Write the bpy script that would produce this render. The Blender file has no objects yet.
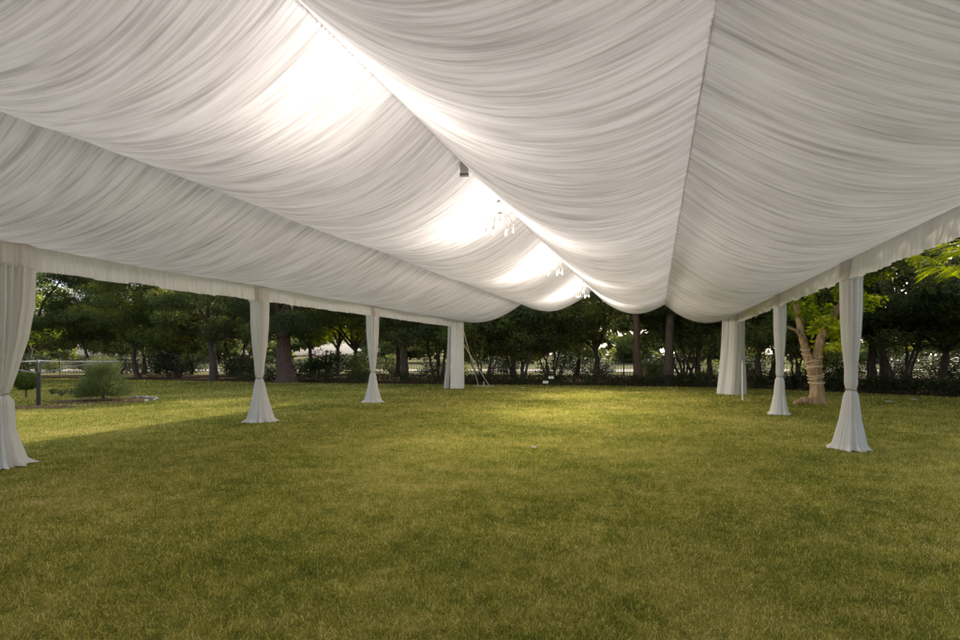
import bpy, math, random
import numpy as np
from mathutils import Vector, Euler, Matrix
R = math.radians
rng = np.random.default_rng(7); random.seed(7)
sc = bpy.context.scene; C = sc.collection
TH = R(17.16); CT, ST = math.cos(TH), math.sin(TH)
H = 1.6; F = 570.0; HY = 354.0
def W(px, z):                      # a point of the ground, at depth z from the photographer
    x = (px-480)/F*z
    return (x*CT - z*ST, x*ST + z*CT)
def G(px, py): return W(px, F*H/(py-HY))

# ------------------------------------------------------------------ noise
def _hash(ix, iy, seed):
    n = (ix.astype(np.int64)*374761393 + iy.astype(np.int64)*668265263 + seed*1442695041) & 0x7fffffff
    n = ((n ^ (n >> 13))*1274126177) & 0x7fffffff
    return ((n ^ (n >> 16)) & 0xffff)/65535.0
def vn(x, y, seed=0):
    x = np.asarray(x, float); y = np.asarray(y, float); x, y = np.broadcast_arrays(x, y)
    ix = np.floor(x); iy = np.floor(y); fx = x-ix; fy = y-iy
    fx = fx*fx*(3-2*fx); fy = fy*fy*(3-2*fy)
    a = _hash(ix, iy, seed); b = _hash(ix+1, iy, seed); c = _hash(ix, iy+1, seed); d = _hash(ix+1, iy+1, seed)
    return (a*(1-fx)+b*fx)*(1-fy) + (c*(1-fx)+d*fx)*fy

# ------------------------------------------------------------------ objects
def tag(o, label=None, cat=None, group=None, kind=None):
    if label: o['label'] = label
    if cat: o['category'] = cat
    if group: o['group'] = group
    if kind: o['kind'] = kind
    return o
def empty(name, loc=(0,0,0), rz=0):
    o = bpy.data.objects.new(name, None); C.objects.link(o); o.location = loc; o.rotation_euler = (0,0,rz)
    o.empty_display_size = .2
    return o
def mesh_np(name, V, F_, mat, smooth=True, attrs=None, cattrs=None):
    """V (n,3); F_ (m,k) array of one face size, or list of such arrays"""
    if not isinstance(F_, list): F_ = [F_]
    F_ = [np.asarray(f, dtype=np.int32) for f in F_ if len(f)]
    me = bpy.data.meshes.new(name)
    V = np.asarray(V, dtype=np.float32)
    me.vertices.add(len(V)); me.vertices.foreach_set('co', V.ravel())
    nl = sum(f.size for f in F_); npoly = sum(len(f) for f in F_)
    me.loops.add(nl); me.loops.foreach_set('vertex_index', np.concatenate([f.ravel() for f in F_]))
    me.polygons.add(npoly)
    tot = np.concatenate([np.full(len(f), f.shape[1], np.int32) for f in F_])
    st = np.concatenate([[0], np.cumsum(tot)[:-1]]).astype(np.int32)
    me.polygons.foreach_set('loop_start', st); me.polygons.foreach_set('loop_total', tot)
    if attrs:
        for k, a in attrs.items():
            at = me.attributes.new(k, 'FLOAT', 'POINT'); at.data.foreach_set('value', np.asarray(a, np.float32))
    me.update(calc_edges=True)
    me.polygons.foreach_set('use_smooth', np.full(npoly, smooth))
    if mat: me.materials.append(mat)
    return me
def obj(name, me, parent=None, loc=(0,0,0)):
    o = bpy.data.objects.new(name, me); C.objects.link(o); o.location = loc
    if parent: o.parent = parent
    return o
def dup(root, loc=None, rz=None, scale=None):
    r = root.copy(); C.objects.link(r)
    for ch in list(root.children):
        c = ch.copy(); C.objects.link(c); c.parent = r
        for g in list(ch.children):
            d = g.copy(); C.objects.link(d); d.parent = c
    if loc is not None: r.location = loc
    if rz is not None: r.rotation_euler = (0,0,rz)
    if scale is not None: r.scale = scale
    return r
class MB:
    def __init__(s): s.V=[]; s.F={}; s.n=0; s.A=[]
    def add(s, V, Fa, a=0.):
        V = np.asarray(V, float); Fa = np.asarray(Fa, int)
        s.V.append(V); s.F.setdefault(Fa.shape[1], []).append(Fa+s.n); s.n += len(V)
        s.A.append(np.full(len(V), a) if np.isscalar(a) else a)
    def tube(s, pts, rad, k=8, cap=True, a=0., bump=0.):
        pts = np.asarray(pts, float); n = len(pts)
        rad = np.full(n, rad) if np.isscalar(rad) else np.asarray(rad, float)
        t = np.gradient(pts, axis=0); t /= np.linalg.norm(t, axis=1)[:,None]+1e-9
        up = np.array([0,0,1.]) if abs(t[0,2])<.9 else np.array([1.,0,0])
        V=[]
        u = np.cross(t[0], up); u/=np.linalg.norm(u)
        for i in range(n):
            u = u - t[i]*np.dot(u,t[i]); u/=np.linalg.norm(u)+1e-9; v = np.cross(t[i],u)
            ang = np.linspace(0,2*np.pi,k,endpoint=False)
            rr = rad[i]*(1+bump*(vn(ang/2/np.pi*k*.7, i*.8, 5)-.5))
            V.append(pts[i]+np.outer(np.cos(ang)*rr,u)+np.outer(np.sin(ang)*rr,v))
        V = np.concatenate(V)
        i = np.arange(n-1)[:,None]*k; j=np.arange(k)[None,:]; j2=(j+1)%k
        Fa = np.stack([i+j, i+j2, i+k+j2, i+k+j], -1).reshape(-1,4)
        s.add(V,Fa,a)
        if cap:
            for e,ring in ((0,np.arange(k)[::-1]),(n-1,np.arange(k)+(n-1)*k)):
                s.add(V[ring], np.arange(k)[None,:], a)
    def box(s, c, d, rz=0., bev=0.):
        x,y,z = np.array(d)/2.
        V = np.array([[sx*x,sy*y,sz*z] for sx in(-1,1) for sy in(-1,1) for sz in(-1,1)])
        m = np.array([[math.cos(rz),-math.sin(rz),0],[math.sin(rz),math.cos(rz),0],[0,0,1]])
        V = V@m.T+np.array(c)
        s.add(V, [[0,1,3,2],[4,6,7,5],[0,4,5,1],[2,3,7,6],[0,2,6,4],[1,5,7,3]])
    def lathe(s, prof, c=(0,0,0), k=16):
        prof=np.asarray(prof,float); n=len(prof); a=np.linspace(0,2*np.pi,k,endpoint=False)
        V=np.stack([np.outer(prof[:,0],np.cos(a)),np.outer(prof[:,0],np.sin(a)),np.repeat(prof[:,1:2],k,1)],-1).reshape(-1,3)+np.array(c)
        i=np.arange(n-1)[:,None]*k; j=np.arange(k)[None,:]; j2=(j+1)%k
        s.add(V, np.stack([i+j,i+j2,i+k+j2,i+k+j],-1).reshape(-1,4))
    def mesh(s, name, mat, smooth=True):
        return mesh_np(name, np.concatenate(s.V), [np.concatenate(f) for f in s.F.values()], mat, smooth, {'tint':np.concatenate(s.A)})
    def build(s, name, mat, parent=None, smooth=True, loc=(0,0,0)): return obj(name, s.mesh(name,mat,smooth), parent, loc)

# ------------------------------------------------------------------ materials
def newmat(name):
    m = bpy.data.materials.new(name); m.use_nodes = True; nt = m.node_tree; nt.nodes.clear()
    out = nt.nodes.new('ShaderNodeOutputMaterial'); return m, nt, out
def N(nt, t, **k):
    n = nt.nodes.new(t)
    for a, b in k.items():
        if a.startswith('_'): n.inputs[a[1:].replace('_',' ')].default_value = b
        else: setattr(n, a, b)
    return n
def ramp(nt, fac, stops):
    r = nt.nodes.new('ShaderNodeValToRGB'); e = r.color_ramp.elements
    while len(e) < len(stops): e.new(.5)
    for i,(p,c) in enumerate(stops): e[i].position=p; e[i].color=(*c,1)
    nt.links.new(fac, r.inputs[0]); return r.outputs[0]
def mixc(nt, f, a, b, mode='MIX'):
    m = nt.nodes.new('ShaderNodeMix'); m.data_type='RGBA'; m.blend_type=mode
    for s,v in ((0,f),(6,a),(7,b)):
        if hasattr(v,'is_output'): nt.links.new(v, m.inputs[s])
        else: m.inputs[s].default_value = v if s==0 else (*v,1)
    return m.outputs[2]
def noise(nt, vec, scale, detail=3, rough=.5, dim='3D'):
    n = N(nt,'ShaderNodeTexNoise', noise_dimensions=dim); n.inputs['Scale'].default_value=scale; n.inputs['Detail'].default_value=detail; n.inputs['Roughness'].default_value=rough
    if vec is not None: nt.links.new(vec, n.inputs['Vector'])
    return n.outputs['Fac']
def simple(name, col, rough=.6, metal=0., nscale=20, var=.25, bump=.2, emis=None, es=0.):
    m, nt, out = newmat(name); L = nt.links
    tc = N(nt,'ShaderNodeTexCoord').outputs['Object']
    f = noise(nt, tc, nscale, 5, .6)
    c = mixc(nt, f, tuple(x*(1-var) for x in col), tuple(min(1,x*(1+var)) for x in col))
    b = N(nt,'ShaderNodeBsdfPrincipled'); L.new(c,b.inputs['Base Color']); b.inputs['Roughness'].default_value=rough; b.inputs['Metallic'].default_value=metal
    if emis: b.inputs['Emission Color'].default_value=(*emis,1); b.inputs['Emission Strength'].default_value=es
    bp = N(nt,'ShaderNodeBump'); bp.inputs['Strength'].default_value=bump; bp.inputs['Distance'].default_value=.02; L.new(f,bp.inputs['Height']); L.new(bp.outputs[0],b.inputs['Normal'])
    L.new(b.outputs[0], out.inputs[0]); return m

def liner_mat():
    m, nt, out = newmat('liner_chiffon'); L = nt.links
    pa = N(nt,'ShaderNodeAttribute', attribute_name='pa').outputs['Fac']
    pt = N(nt,'ShaderNodeAttribute', attribute_name='pt').outputs['Fac']
    cb = N(nt,'ShaderNodeCombineXYZ'); L.new(pa,cb.inputs[0]); L.new(pt,cb.inputs[1])
    def st(sx, sy):
        mp = N(nt,'ShaderNodeMapping'); mp.inputs['Scale'].default_value=(sx,sy,1); L.new(cb.outputs[0],mp.inputs[0]); return mp.outputs[0]
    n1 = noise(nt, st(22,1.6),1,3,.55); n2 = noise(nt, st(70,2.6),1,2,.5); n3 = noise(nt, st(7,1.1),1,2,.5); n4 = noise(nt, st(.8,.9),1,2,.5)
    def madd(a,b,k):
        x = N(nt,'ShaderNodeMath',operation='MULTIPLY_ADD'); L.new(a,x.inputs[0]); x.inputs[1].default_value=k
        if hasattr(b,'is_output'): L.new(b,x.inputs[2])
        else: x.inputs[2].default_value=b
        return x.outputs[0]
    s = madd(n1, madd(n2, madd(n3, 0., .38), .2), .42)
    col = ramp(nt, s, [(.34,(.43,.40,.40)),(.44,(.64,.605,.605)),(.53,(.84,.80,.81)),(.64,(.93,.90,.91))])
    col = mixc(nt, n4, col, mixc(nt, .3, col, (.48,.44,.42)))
    bp = N(nt,'ShaderNodeBump'); bp.inputs['Strength'].default_value=.75; bp.inputs['Distance'].default_value=.035; L.new(s,bp.inputs['Height'])
    d = N(nt,'ShaderNodeBsdfDiffuse'); t = N(nt,'ShaderNodeBsdfTranslucent')
    for b in (d,t): L.new(col,b.inputs[0]); L.new(bp.outputs[0],b.inputs['Normal'])
    mx = N(nt,'ShaderNodeMixShader'); mx.inputs[0].default_value=.37; L.new(d.outputs[0],mx.inputs[1]); L.new(t.outputs[0],mx.inputs[2])
    L.new(mx.outputs[0], out.inputs[0]); return m
def cloth_mat(name, col=(.86,.82,.80), trans=.35, sx=26, var=.22):
    m, nt, out = newmat(name); L = nt.links
    pa = N(nt,'ShaderNodeAttribute', attribute_name='pa').outputs['Fac']
    pt = N(nt,'ShaderNodeAttribute', attribute_name='pt').outputs['Fac']
    cb = N(nt,'ShaderNodeCombineXYZ'); L.new(pa,cb.inputs[0]); L.new(pt,cb.inputs[1])
    mp = N(nt,'ShaderNodeMapping'); mp.inputs['Scale'].default_value=(sx,1.,1); L.new(cb.outputs[0],mp.inputs[0])
    n1 = noise(nt, mp.outputs[0],1,4,.55)
    c = mixc(nt, n1, tuple(x*(1-var) for x in col), tuple(min(1,x*(1+var*.3)) for x in col))
    bp = N(nt,'ShaderNodeBump'); bp.inputs['Strength'].default_value=.6; bp.inputs['Distance'].default_value=.02; L.new(n1,bp.inputs['Height'])
    d = N(nt,'ShaderNodeBsdfDiffuse'); t = N(nt,'ShaderNodeBsdfTranslucent')
    for b in (d,t): L.new(c,b.inputs[0]); L.new(bp.outputs[0],b.inputs['Normal'])
    mx = N(nt,'ShaderNodeMixShader'); mx.inputs[0].default_value=trans; L.new(d.outputs[0],mx.inputs[1]); L.new(t.outputs[0],mx.inputs[2])
    L.new(mx.outputs[0], out.inputs[0]); return m
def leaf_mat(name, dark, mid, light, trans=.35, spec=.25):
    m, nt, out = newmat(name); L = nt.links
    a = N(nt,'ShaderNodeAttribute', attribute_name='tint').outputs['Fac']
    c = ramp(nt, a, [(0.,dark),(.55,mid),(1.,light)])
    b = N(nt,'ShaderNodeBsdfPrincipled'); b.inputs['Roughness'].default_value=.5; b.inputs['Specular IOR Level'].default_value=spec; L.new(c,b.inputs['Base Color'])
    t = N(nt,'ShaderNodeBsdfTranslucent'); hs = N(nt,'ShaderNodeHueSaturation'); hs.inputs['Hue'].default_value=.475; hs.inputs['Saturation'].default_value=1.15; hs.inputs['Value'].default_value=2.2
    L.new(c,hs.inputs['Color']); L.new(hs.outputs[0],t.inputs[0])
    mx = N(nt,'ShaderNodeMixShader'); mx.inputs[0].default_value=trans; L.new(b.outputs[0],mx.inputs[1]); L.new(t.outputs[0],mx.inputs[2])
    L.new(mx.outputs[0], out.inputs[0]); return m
def bark_mat(name, c1, c2, sz=14):
    m, nt, out = newmat(name); L = nt.links
    tc = N(nt,'ShaderNodeTexCoord').outputs['Object']
    mp = N(nt,'ShaderNodeMapping'); mp.inputs['Scale'].default_value=(1,1,.25); L.new(tc,mp.inputs[0])
    f = noise(nt, mp.outputs[0], sz, 6, .65)
    c = ramp(nt, f, [(.3,c1),(.7,c2)])
    b = N(nt,'ShaderNodeBsdfPrincipled'); b.inputs['Roughness'].default_value=.9; L.new(c,b.inputs['Base Color'])
    bp = N(nt,'ShaderNodeBump'); bp.inputs['Strength'].default_value=.8; bp.inputs['Distance'].default_value=.04; L.new(f,bp.inputs['Height']); L.new(bp.outputs[0],b.inputs['Normal'])
    L.new(b.outputs[0], out.inputs[0]); return m
GRASS_G=((.060,.095,.018),(.155,.165,.035),(.30,.265,.095))
def grass_color(nt):
    tc = N(nt,'ShaderNodeNewGeometry').outputs['Position']
    n1 = noise(nt, tc, .38, 3, .55); n2 = noise(nt, tc, 2.3, 4, .6); n3 = noise(nt, tc, 9., 3, .6)
    def ma(a,k,b):
        x = N(nt,'ShaderNodeMath',operation='MULTIPLY_ADD'); nt.links.new(a,x.inputs[0]); x.inputs[1].default_value=k
        if hasattr(b,'is_output'): nt.links.new(b,x.inputs[2])
        else: x.inputs[2].default_value=b
        return x.outputs[0]
    s = ma(n1,.85,ma(n2,.7,ma(n3,.65,-.60)))
    return s, tc
def grass_blade_mat():
    m, nt, out = newmat('grass_blades'); L = nt.links
    s, tc = grass_color(nt)
    a = N(nt,'ShaderNodeAttribute', attribute_name='tint').outputs['Fac']
    x = N(nt,'ShaderNodeMath',operation='MULTIPLY_ADD'); L.new(a,x.inputs[0]); x.inputs[1].default_value=.95; L.new(s,x.inputs[2])
    y = N(nt,'ShaderNodeMath',operation='SUBTRACT'); L.new(x.outputs[0],y.inputs[0]); y.inputs[1].default_value=.46
    c = ramp(nt, y.outputs[0], [(.10,(.085,.13,.022)),(.34,(.31,.305,.05)),(.58,(.50,.45,.085)),(.92,(.78,.66,.27))])
    d = N(nt,'ShaderNodeBsdfDiffuse'); t = N(nt,'ShaderNodeBsdfTranslucent')
    for b in (d,t): L.new(c,b.inputs[0])
    mx = N(nt,'ShaderNodeMixShader'); mx.inputs[0].default_value=.35; L.new(d.outputs[0],mx.inputs[1]); L.new(t.outputs[0],mx.inputs[2])
    L.new(mx.outputs[0], out.inputs[0]); return m
def lawn_mat():
    m, nt, out = newmat('lawn_turf'); L = nt.links
    s, tc = grass_color(nt)
    f = noise(nt, tc, 60, 3, .7)
    x = N(nt,'ShaderNodeMath',operation='MULTIPLY_ADD'); L.new(f,x.inputs[0]); x.inputs[1].default_value=.55; L.new(s,x.inputs[2])
    y = N(nt,'ShaderNodeMath',operation='SUBTRACT'); L.new(x.outputs[0],y.inputs[0]); y.inputs[1].default_value=.27
    c = ramp(nt, y.outputs[0], [(.12,(.055,.075,.014)),(.42,(.16,.175,.034)),(.68,(.30,.275,.07)),(.95,(.44,.35,.17))])
    d = N(nt,'ShaderNodeBsdfDiffuse'); L.new(c,d.inputs[0])
    bp = N(nt,'ShaderNodeBump'); bp.inputs['Strength'].default_value=.9; bp.inputs['Distance'].default_value=.03; L.new(f,bp.inputs['Height']); L.new(bp.outputs[0],d.inputs['Normal'])
    L.new(d.outputs[0], out.inputs[0]); return m
def soil_mat(name, stops, sc_=6):
    m, nt, out = newmat(name); L = nt.links
    tc = N(nt,'ShaderNodeNewGeometry').outputs['Position']
    f = noise(nt, tc, sc_, 6, .7)
    c = ramp(nt, f, stops)
    d = N(nt,'ShaderNodeBsdfDiffuse'); L.new(c,d.inputs[0])
    bp = N(nt,'ShaderNodeBump'); bp.inputs['Strength'].default_value=.8; bp.inputs['Distance'].default_value=.05; L.new(f,bp.inputs['Height']); L.new(bp.outputs[0],d.inputs['Normal'])
    L.new(d.outputs[0], out.inputs[0]); return m

M = {}
M['liner']=liner_mat(); M['drape']=cloth_mat('drape_voile',(.95,.93,.92),.30,30,.2); M['valance']=cloth_mat('valance_voile',(.90,.85,.81),.38,18,.3)
M['pvc']=cloth_mat('roof_pvc',(.86,.87,.90),.52,6,.06); M['tape']=cloth_mat('gather_tape_cloth',(.9,.88,.86),.6,40,.15); M['tie']=simple('tie_band',(.30,.27,.25),.8); M['alu']=simple('pole_metal',(.55,.55,.55),.35,.8); M['whitemetal']=simple('white_metal',(.78,.77,.75),.4)
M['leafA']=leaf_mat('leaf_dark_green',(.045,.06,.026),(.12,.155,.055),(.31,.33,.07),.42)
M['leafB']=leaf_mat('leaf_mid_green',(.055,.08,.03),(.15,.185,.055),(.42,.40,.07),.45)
M['leafY']=leaf_mat('leaf_yellow_green_sunlit',(.09,.14,.015),(.23,.32,.028),(.50,.56,.06),.5)  # light tones raised so that shaded leaves look sunlit
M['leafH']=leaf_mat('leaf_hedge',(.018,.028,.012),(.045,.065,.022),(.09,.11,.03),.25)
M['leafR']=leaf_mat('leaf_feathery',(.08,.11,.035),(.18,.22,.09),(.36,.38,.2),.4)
M['leafT']=leaf_mat('leaf_topiary',(.02,.045,.008),(.06,.10,.015),(.12,.17,.03),.3)
M['bark']=bark_mat('bark_dark',(.035,.027,.020),(.13,.10,.075)); M['barkR']=bark_mat('bark_reddish',(.045,.028,.021),(.15,.095,.07)); M['barkSun']=bark_mat('bark_sunlit',(.16,.095,.05),(.68,.46,.26),11)  # last bark lightened so the wrapped trunk looks warmly sunlit
M['blade']=grass_blade_mat(); M['lawn']=lawn_mat()
M['soil']=soil_mat('leaf_litter_soil',[(.3,(.05,.034,.024)),(.6,(.13,.088,.06)),(.8,(.22,.15,.10))])
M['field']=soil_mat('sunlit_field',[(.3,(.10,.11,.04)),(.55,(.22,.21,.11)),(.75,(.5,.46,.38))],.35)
M['gravel']=soil_mat('pale_gravel',[(.3,(.40,.35,.29)),(.7,(.62,.56,.5))],8)
M['mulch']=soil_mat('mulch',[(.3,(.07,.04,.03)),(.55,(.17,.11,.08)),(.8,(.33,.25,.19))],14)
M['dark']=simple('dark_paint',(.03,.03,.03),.5); M['wire']=simple('galvanised_wire',(.30,.31,.30),.6,.2); M['fence']=simple('fence_iron',(.06,.05,.04),.7)
M['rope']=simple('guy_rope',(.78,.72,.55),.8); M['stone']=simple('pale_stone',(.45,.42,.38),.8)
M['glass']=simple('glass_glow',(.42,.43,.45),.15,0,20,.05,.05,(1,.95,.88),.12); M['chrome']=simple('chandelier_metal',(.30,.29,.28),.3,.5)
M['box']=simple('speaker_grey',(.42,.41,.40),.5); M['wrap']=simple('jute_wrap',(.80,.66,.45),.8)

# ------------------------------------------------------------------ ground
def sheet(name, pts, z, mat, kind='structure'):
    V = np.array([[x,y,z] for x,y in pts]); me = mesh_np(name, V, [np.arange(len(pts))[None,:]], mat, False)
    return tag(obj(name, me), kind=kind)
sheet('ground', [(-700,-300),(700,-300),(700,900),(-700,900)], -.012, M['soil'])
EDGE = [(-500,46),(-250,44),(-60,41),(60,37.5),(150,35.2),(250,32.5),(350,31),(450,30),(580,29),(700,27.5),(780,25.5),(860,23.2),(960,21),(1100,19),(1300,17),(1600,15)]
def edge_z(px): return np.interp(px, [e[0] for e in EDGE], [e[1] for e in EDGE])
pts = [(-60,-25),(60,-25)]; 
ed = []
for px in np.linspace(1600,-500,140):
    z = edge_z(px)+ .35*(vn(np.array([px*.06]),0.,3)[0]-.5); ed.append(W(px,z))
sheet('lawn', [(-60,-30),(45,-30)]+ed, -.004, M['lawn'])
# sunlit field and gravel road beyond the trees
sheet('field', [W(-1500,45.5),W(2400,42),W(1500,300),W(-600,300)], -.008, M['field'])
sheet('road', [W(-1200,52),W(2200,52),W(2200,60),W(-1200,60)], -.004, M['gravel'])

# grass blades (stuff)
def grass():
    Vs=[];Fs=[];As=[];n0=0
    bands=[(2.2,4.5,7500,.0036,.036),(4.5,7,4200,.0046,.037),(7,11,2000,.006,.038),(11,17,800,.010,.042),(17,27,210,.019,.055),(27,42,70,.032,.06)]
    for z0,z1,dens,w,l in bands:
        area = .98*(z1*z1-z0*z0); n=int(area*dens)
        z = np.sqrt(rng.uniform(z0*z0,z1*z1,n)); u = rng.uniform(-.98,.98,n); x = z*u
        px = 480+F*u; keep = z < edge_z(px)-.05
        # clumping
        X = x*CT - z*ST; Y = x*ST + z*CT
        cl = vn(X*3.2,Y*3.2,11)*.5+vn(X*9,Y*9,12)*.5
        keep &= rng.uniform(0,1,n) < (.35+1.1*cl)
        X=X[keep];Y=Y[keep];cl=cl[keep]; n=len(X)
        az = rng.uniform(0,2*np.pi,n); lean = rng.uniform(.25,1.25,n); L_ = l*rng.uniform(.5,1.45,n)*(.65+.7*cl)
        d = np.stack([np.cos(az)*np.sin(lean),np.sin(az)*np.sin(lean),np.cos(lean)],-1)
        s_ = np.stack([-np.sin(az+rng.normal(0,.5,n)),np.cos(az),np.zeros(n)],-1)*(w*rng.uniform(.6,1.3,n)/2)[:,None]
        b = np.stack([X,Y,np.full(n,-.004)],-1)
        tint = np.clip(rng.normal(.48,.25,n),0,1)
        if z1<=7:
            mid = b+d*(L_*.55)[:,None]; d2=d.copy(); d2[:,2]-=.55; tip = mid+d2*(L_*.5)[:,None]; tip[:,2]=np.maximum(tip[:,2],.002)
            V = np.stack([b-s_,b+s_,mid+s_*.8,mid-s_*.8,tip],1).reshape(-1,3)
            i=np.arange(n)*5+n0
            Fs.append(('q',np.stack([i,i+1,i+2,i+3],-1))); Fs.append(('t',np.stack([i+3,i+2,i+4],-1))); n0+=5*n; As.append(np.repeat(tint,5))
        else:
            tip=b+d*L_[:,None]
            V = np.stack([b-s_,b+s_,tip],1).reshape(-1,3); i=np.arange(n)*3+n0
            Fs.append(('t',np.stack([i,i+1,i+2],-1))); n0+=3*n; As.append(np.repeat(tint,3))
        Vs.append(V)
    q=np.concatenate([f for k,f in Fs if k=='q']); t=np.concatenate([f for k,f in Fs if k=='t'])
    me=mesh_np('lawn_grass',np.concatenate(Vs),[q,t],M['blade'],False,{'tint':np.concatenate(As)})
    tag(obj('lawn_grass',me),'short olive green grass blades covering the lawn under and around the tent','grass',kind='stuff')
grass()

# ------------------------------------------------------------------ tent
XL, XR = -8.96, 3.13; PLX, PRX, RX = -5.82, .34, -2.68
ZE, ZP, ZR, ZPL = 3.22, 3.70, 4.39, 3.89
A0, A1 = -5.2, 25.3
tent = tag(empty('marquee_tent',((XL+XR)/2,A1/2,0)),'long white marquee tent with pleated swagged ceiling liner open on the sides','tent')
TO = np.array([(XL+XR)/2,A1/2,0])
def swag(x0,z0,x1,z1,sag,seed,skew=0., nt_=34, rez=1.):
    A=[A0]
    while A[-1]<A1:
        a=A[-1]; A.append(a+(.03 if a<0 else .011 if a<11 else .016)*rez)
    A=np.array(A); A[-1]=A1
    t=np.linspace(0,1,nt_); t=.5-.5*np.cos(np.pi*t)*(.6)-.5*(1-2*t)*.4
    AA,TT=np.meshgrid(A,t,indexing='ij')
    env=np.sin(np.pi*np.clip(TT,0,1))
    # pleats wander: the coordinate that carries them is the warped one
    dr=.42*(vn(AA*.42,TT*.9+seed*3,seed)-.5)*env + .10*(vn(AA*2.2,TT*2.2,seed+1)-.5)*(.3+env)
    P=AA+dr
    f1=vn(P*3.6,TT*1.3+7,seed+2)-.5; f2=vn(P*9.,TT*2.0+3,seed+3)-.5; f3=vn(P*23.,TT*2.2,seed+4)-.5
    fold=(1-2*np.abs(f1))**2; crease=(1-2*np.abs(vn(P*13,TT*1.4+5,seed+8)-.5))**5
    Z=z0+(z1-z0)*TT-4*sag*TT*(1-TT)*(1+skew*(TT-.5))
    bay=.05*np.cos((AA+.2)/5.62*2*np.pi)*env
    Z=Z+bay+.034*f1*env**.7+.015*f2*(env**.7+.15)+.012*f3*(env+.35)-.010*fold*env-.008*crease*(env+.15)
    puck=.018*np.abs(np.sin(P*2*np.pi/.13))*np.exp(-np.minimum(TT,1-TT)*28)
    Z-=puck
    X=x0+(x1-x0)*TT+.02*f2*env
    sgn=np.where(TT<.5,-1,1)
    AA2=AA.copy()
    V=np.stack([X,AA2,Z],-1).reshape(-1,3)-TO
    n=len(t);m=len(A); i=np.arange(m-1)[:,None]*n; j=np.arange(n-1)[None,:]
    Fa=np.stack([i+j,i+j+1,i+n+j+1,i+n+j],-1).reshape(-1,4)
    return mesh_np('ceiling_swag',V,Fa,M['liner'],True,{'pa':(P+seed*13).ravel(),'pt':(TT*2+seed).ravel()})
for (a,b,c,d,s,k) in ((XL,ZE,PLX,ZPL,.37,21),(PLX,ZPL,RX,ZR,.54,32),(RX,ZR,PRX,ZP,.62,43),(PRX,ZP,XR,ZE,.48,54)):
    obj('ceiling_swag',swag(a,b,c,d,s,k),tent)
# frame above the liner: purlins, ridge beam
def bar(name,pts,r,mat=None,k=8,parent=tent):
    mb=MB(); mb.tube(np.array(pts,float)-TO,r,k); return mb.build(name,mat or M['alu'],parent)
for x in (XL,XR): bar('eave_beam',[(x+(-.03 if x<0 else .03),A0,ZE+.03),(x+(-.03 if x<0 else .03),A1,ZE+.03)],.035)
# stitched gather tape running along each purlin
for x,z,s in ((PLX,ZPL,1),(RX,ZR,2),(PRX,ZP,3)):
    A=np.arange(0,A1,.012); w=.006*vn(A*9,0.,s)+.010*np.abs(np.sin(A*2*np.pi/.11))+.004
    V=[];
    zz=z-.012-.014*vn(A*14,1.,s)
    V=np.concatenate([np.stack([x-w,A,zz+.012],-1),np.stack([x+0*A,A,zz-.004],-1),np.stack([x+w,A,zz+.012],-1)])-TO
    n=len(A); i=np.arange(n-1)
    Fa=np.concatenate([np.stack([i,i+1,n+i+1,n+i],-1),np.stack([n+i,n+i+1,2*n+i+1,2*n+i],-1)])
    obj('gather_tape',mesh_np('gather_tape',V,Fa,M['tape'],True,{'pa':np.tile(A,3),'pt':np.zeros(3*n)}),tent)
# outer roof cover above the liner
for xa,xb in ((XL,RX),(XR,RX)):
    ys=np.linspace(A0,A1+.05,60); ts=np.linspace(0,1,8); YY,TT=np.meshgrid(ys,ts,indexing='ij')
    xo=xa+(.12 if xa>0 else -.12)
    V=np.stack([xo+(xb-xo)*TT,YY,ZE+.12+(ZR+1.05-ZE-.12)*TT-.03*np.sin(np.pi*TT)*(.5-.5*np.cos(YY/5.62*2*np.pi))],-1).reshape(-1,3)-TO
    i=np.arange(59)[:,None]*8; j=np.arange(7)[None,:]
    obj('roof_cover',mesh_np('roof_cover',V,np.stack([i+j,i+j+1,i+8+j+1,i+8+j],-1).reshape(-1,4),M['pvc'],True,{'pa':YY.ravel()*.05,'pt':TT.ravel()}),tent)
# valances
def valance(x, side, seed, depth, jag):
    A=np.arange(A0,A1+.01,.014); s=np.linspace(0,1,10); AA,S=np.meshgrid(A,s,indexing='ij')
    wav=(vn(AA*11,S*.8,seed)-.5)*.05+(vn(AA*3.,S*.6,seed+1)-.5)*.10+(vn(AA*28,S*.8,seed+2)-.5)*.018
    X=x-side*.02+wav*(.25+S)+(-side)*.03*S
    step=_hash(np.floor(AA/.62+.7*vn(AA*.7,0.,seed+5)),np.zeros_like(AA),seed+3)
    bot=depth+jag*(step-.5)+.012*(vn(AA*7,0.,seed+4)-.5)
    Z=ZE+.01-S*bot
    V=np.stack([X,AA,Z],-1).reshape(-1,3)-TO; n=len(s);m=len(A); i=np.arange(m-1)[:,None]*n; j=np.arange(n-1)[None,:]
    Fa=np.stack([i+j,i+j+1,i+n+j+1,i+n+j],-1).reshape(-1,4)
    o=obj('valance',mesh_np('valance',V,Fa,M['valance'],True,{'pa':(AA*2.2).ravel(),'pt':S.ravel()}),tent)
    return o
valance(XL,-1,61,.38,.035); valance(XR,1,71,.39,.06)
POSTS_L=[5.73,11.33,17.0,25.0]; POSTS_R=[10.98,16.75,24.6]
for x,L_ in ((XL,POSTS_L),(XR,POSTS_R)):
    for y in L_: bar('tent_post',[(x,y,0),(x,y,ZE)],.04)

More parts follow.
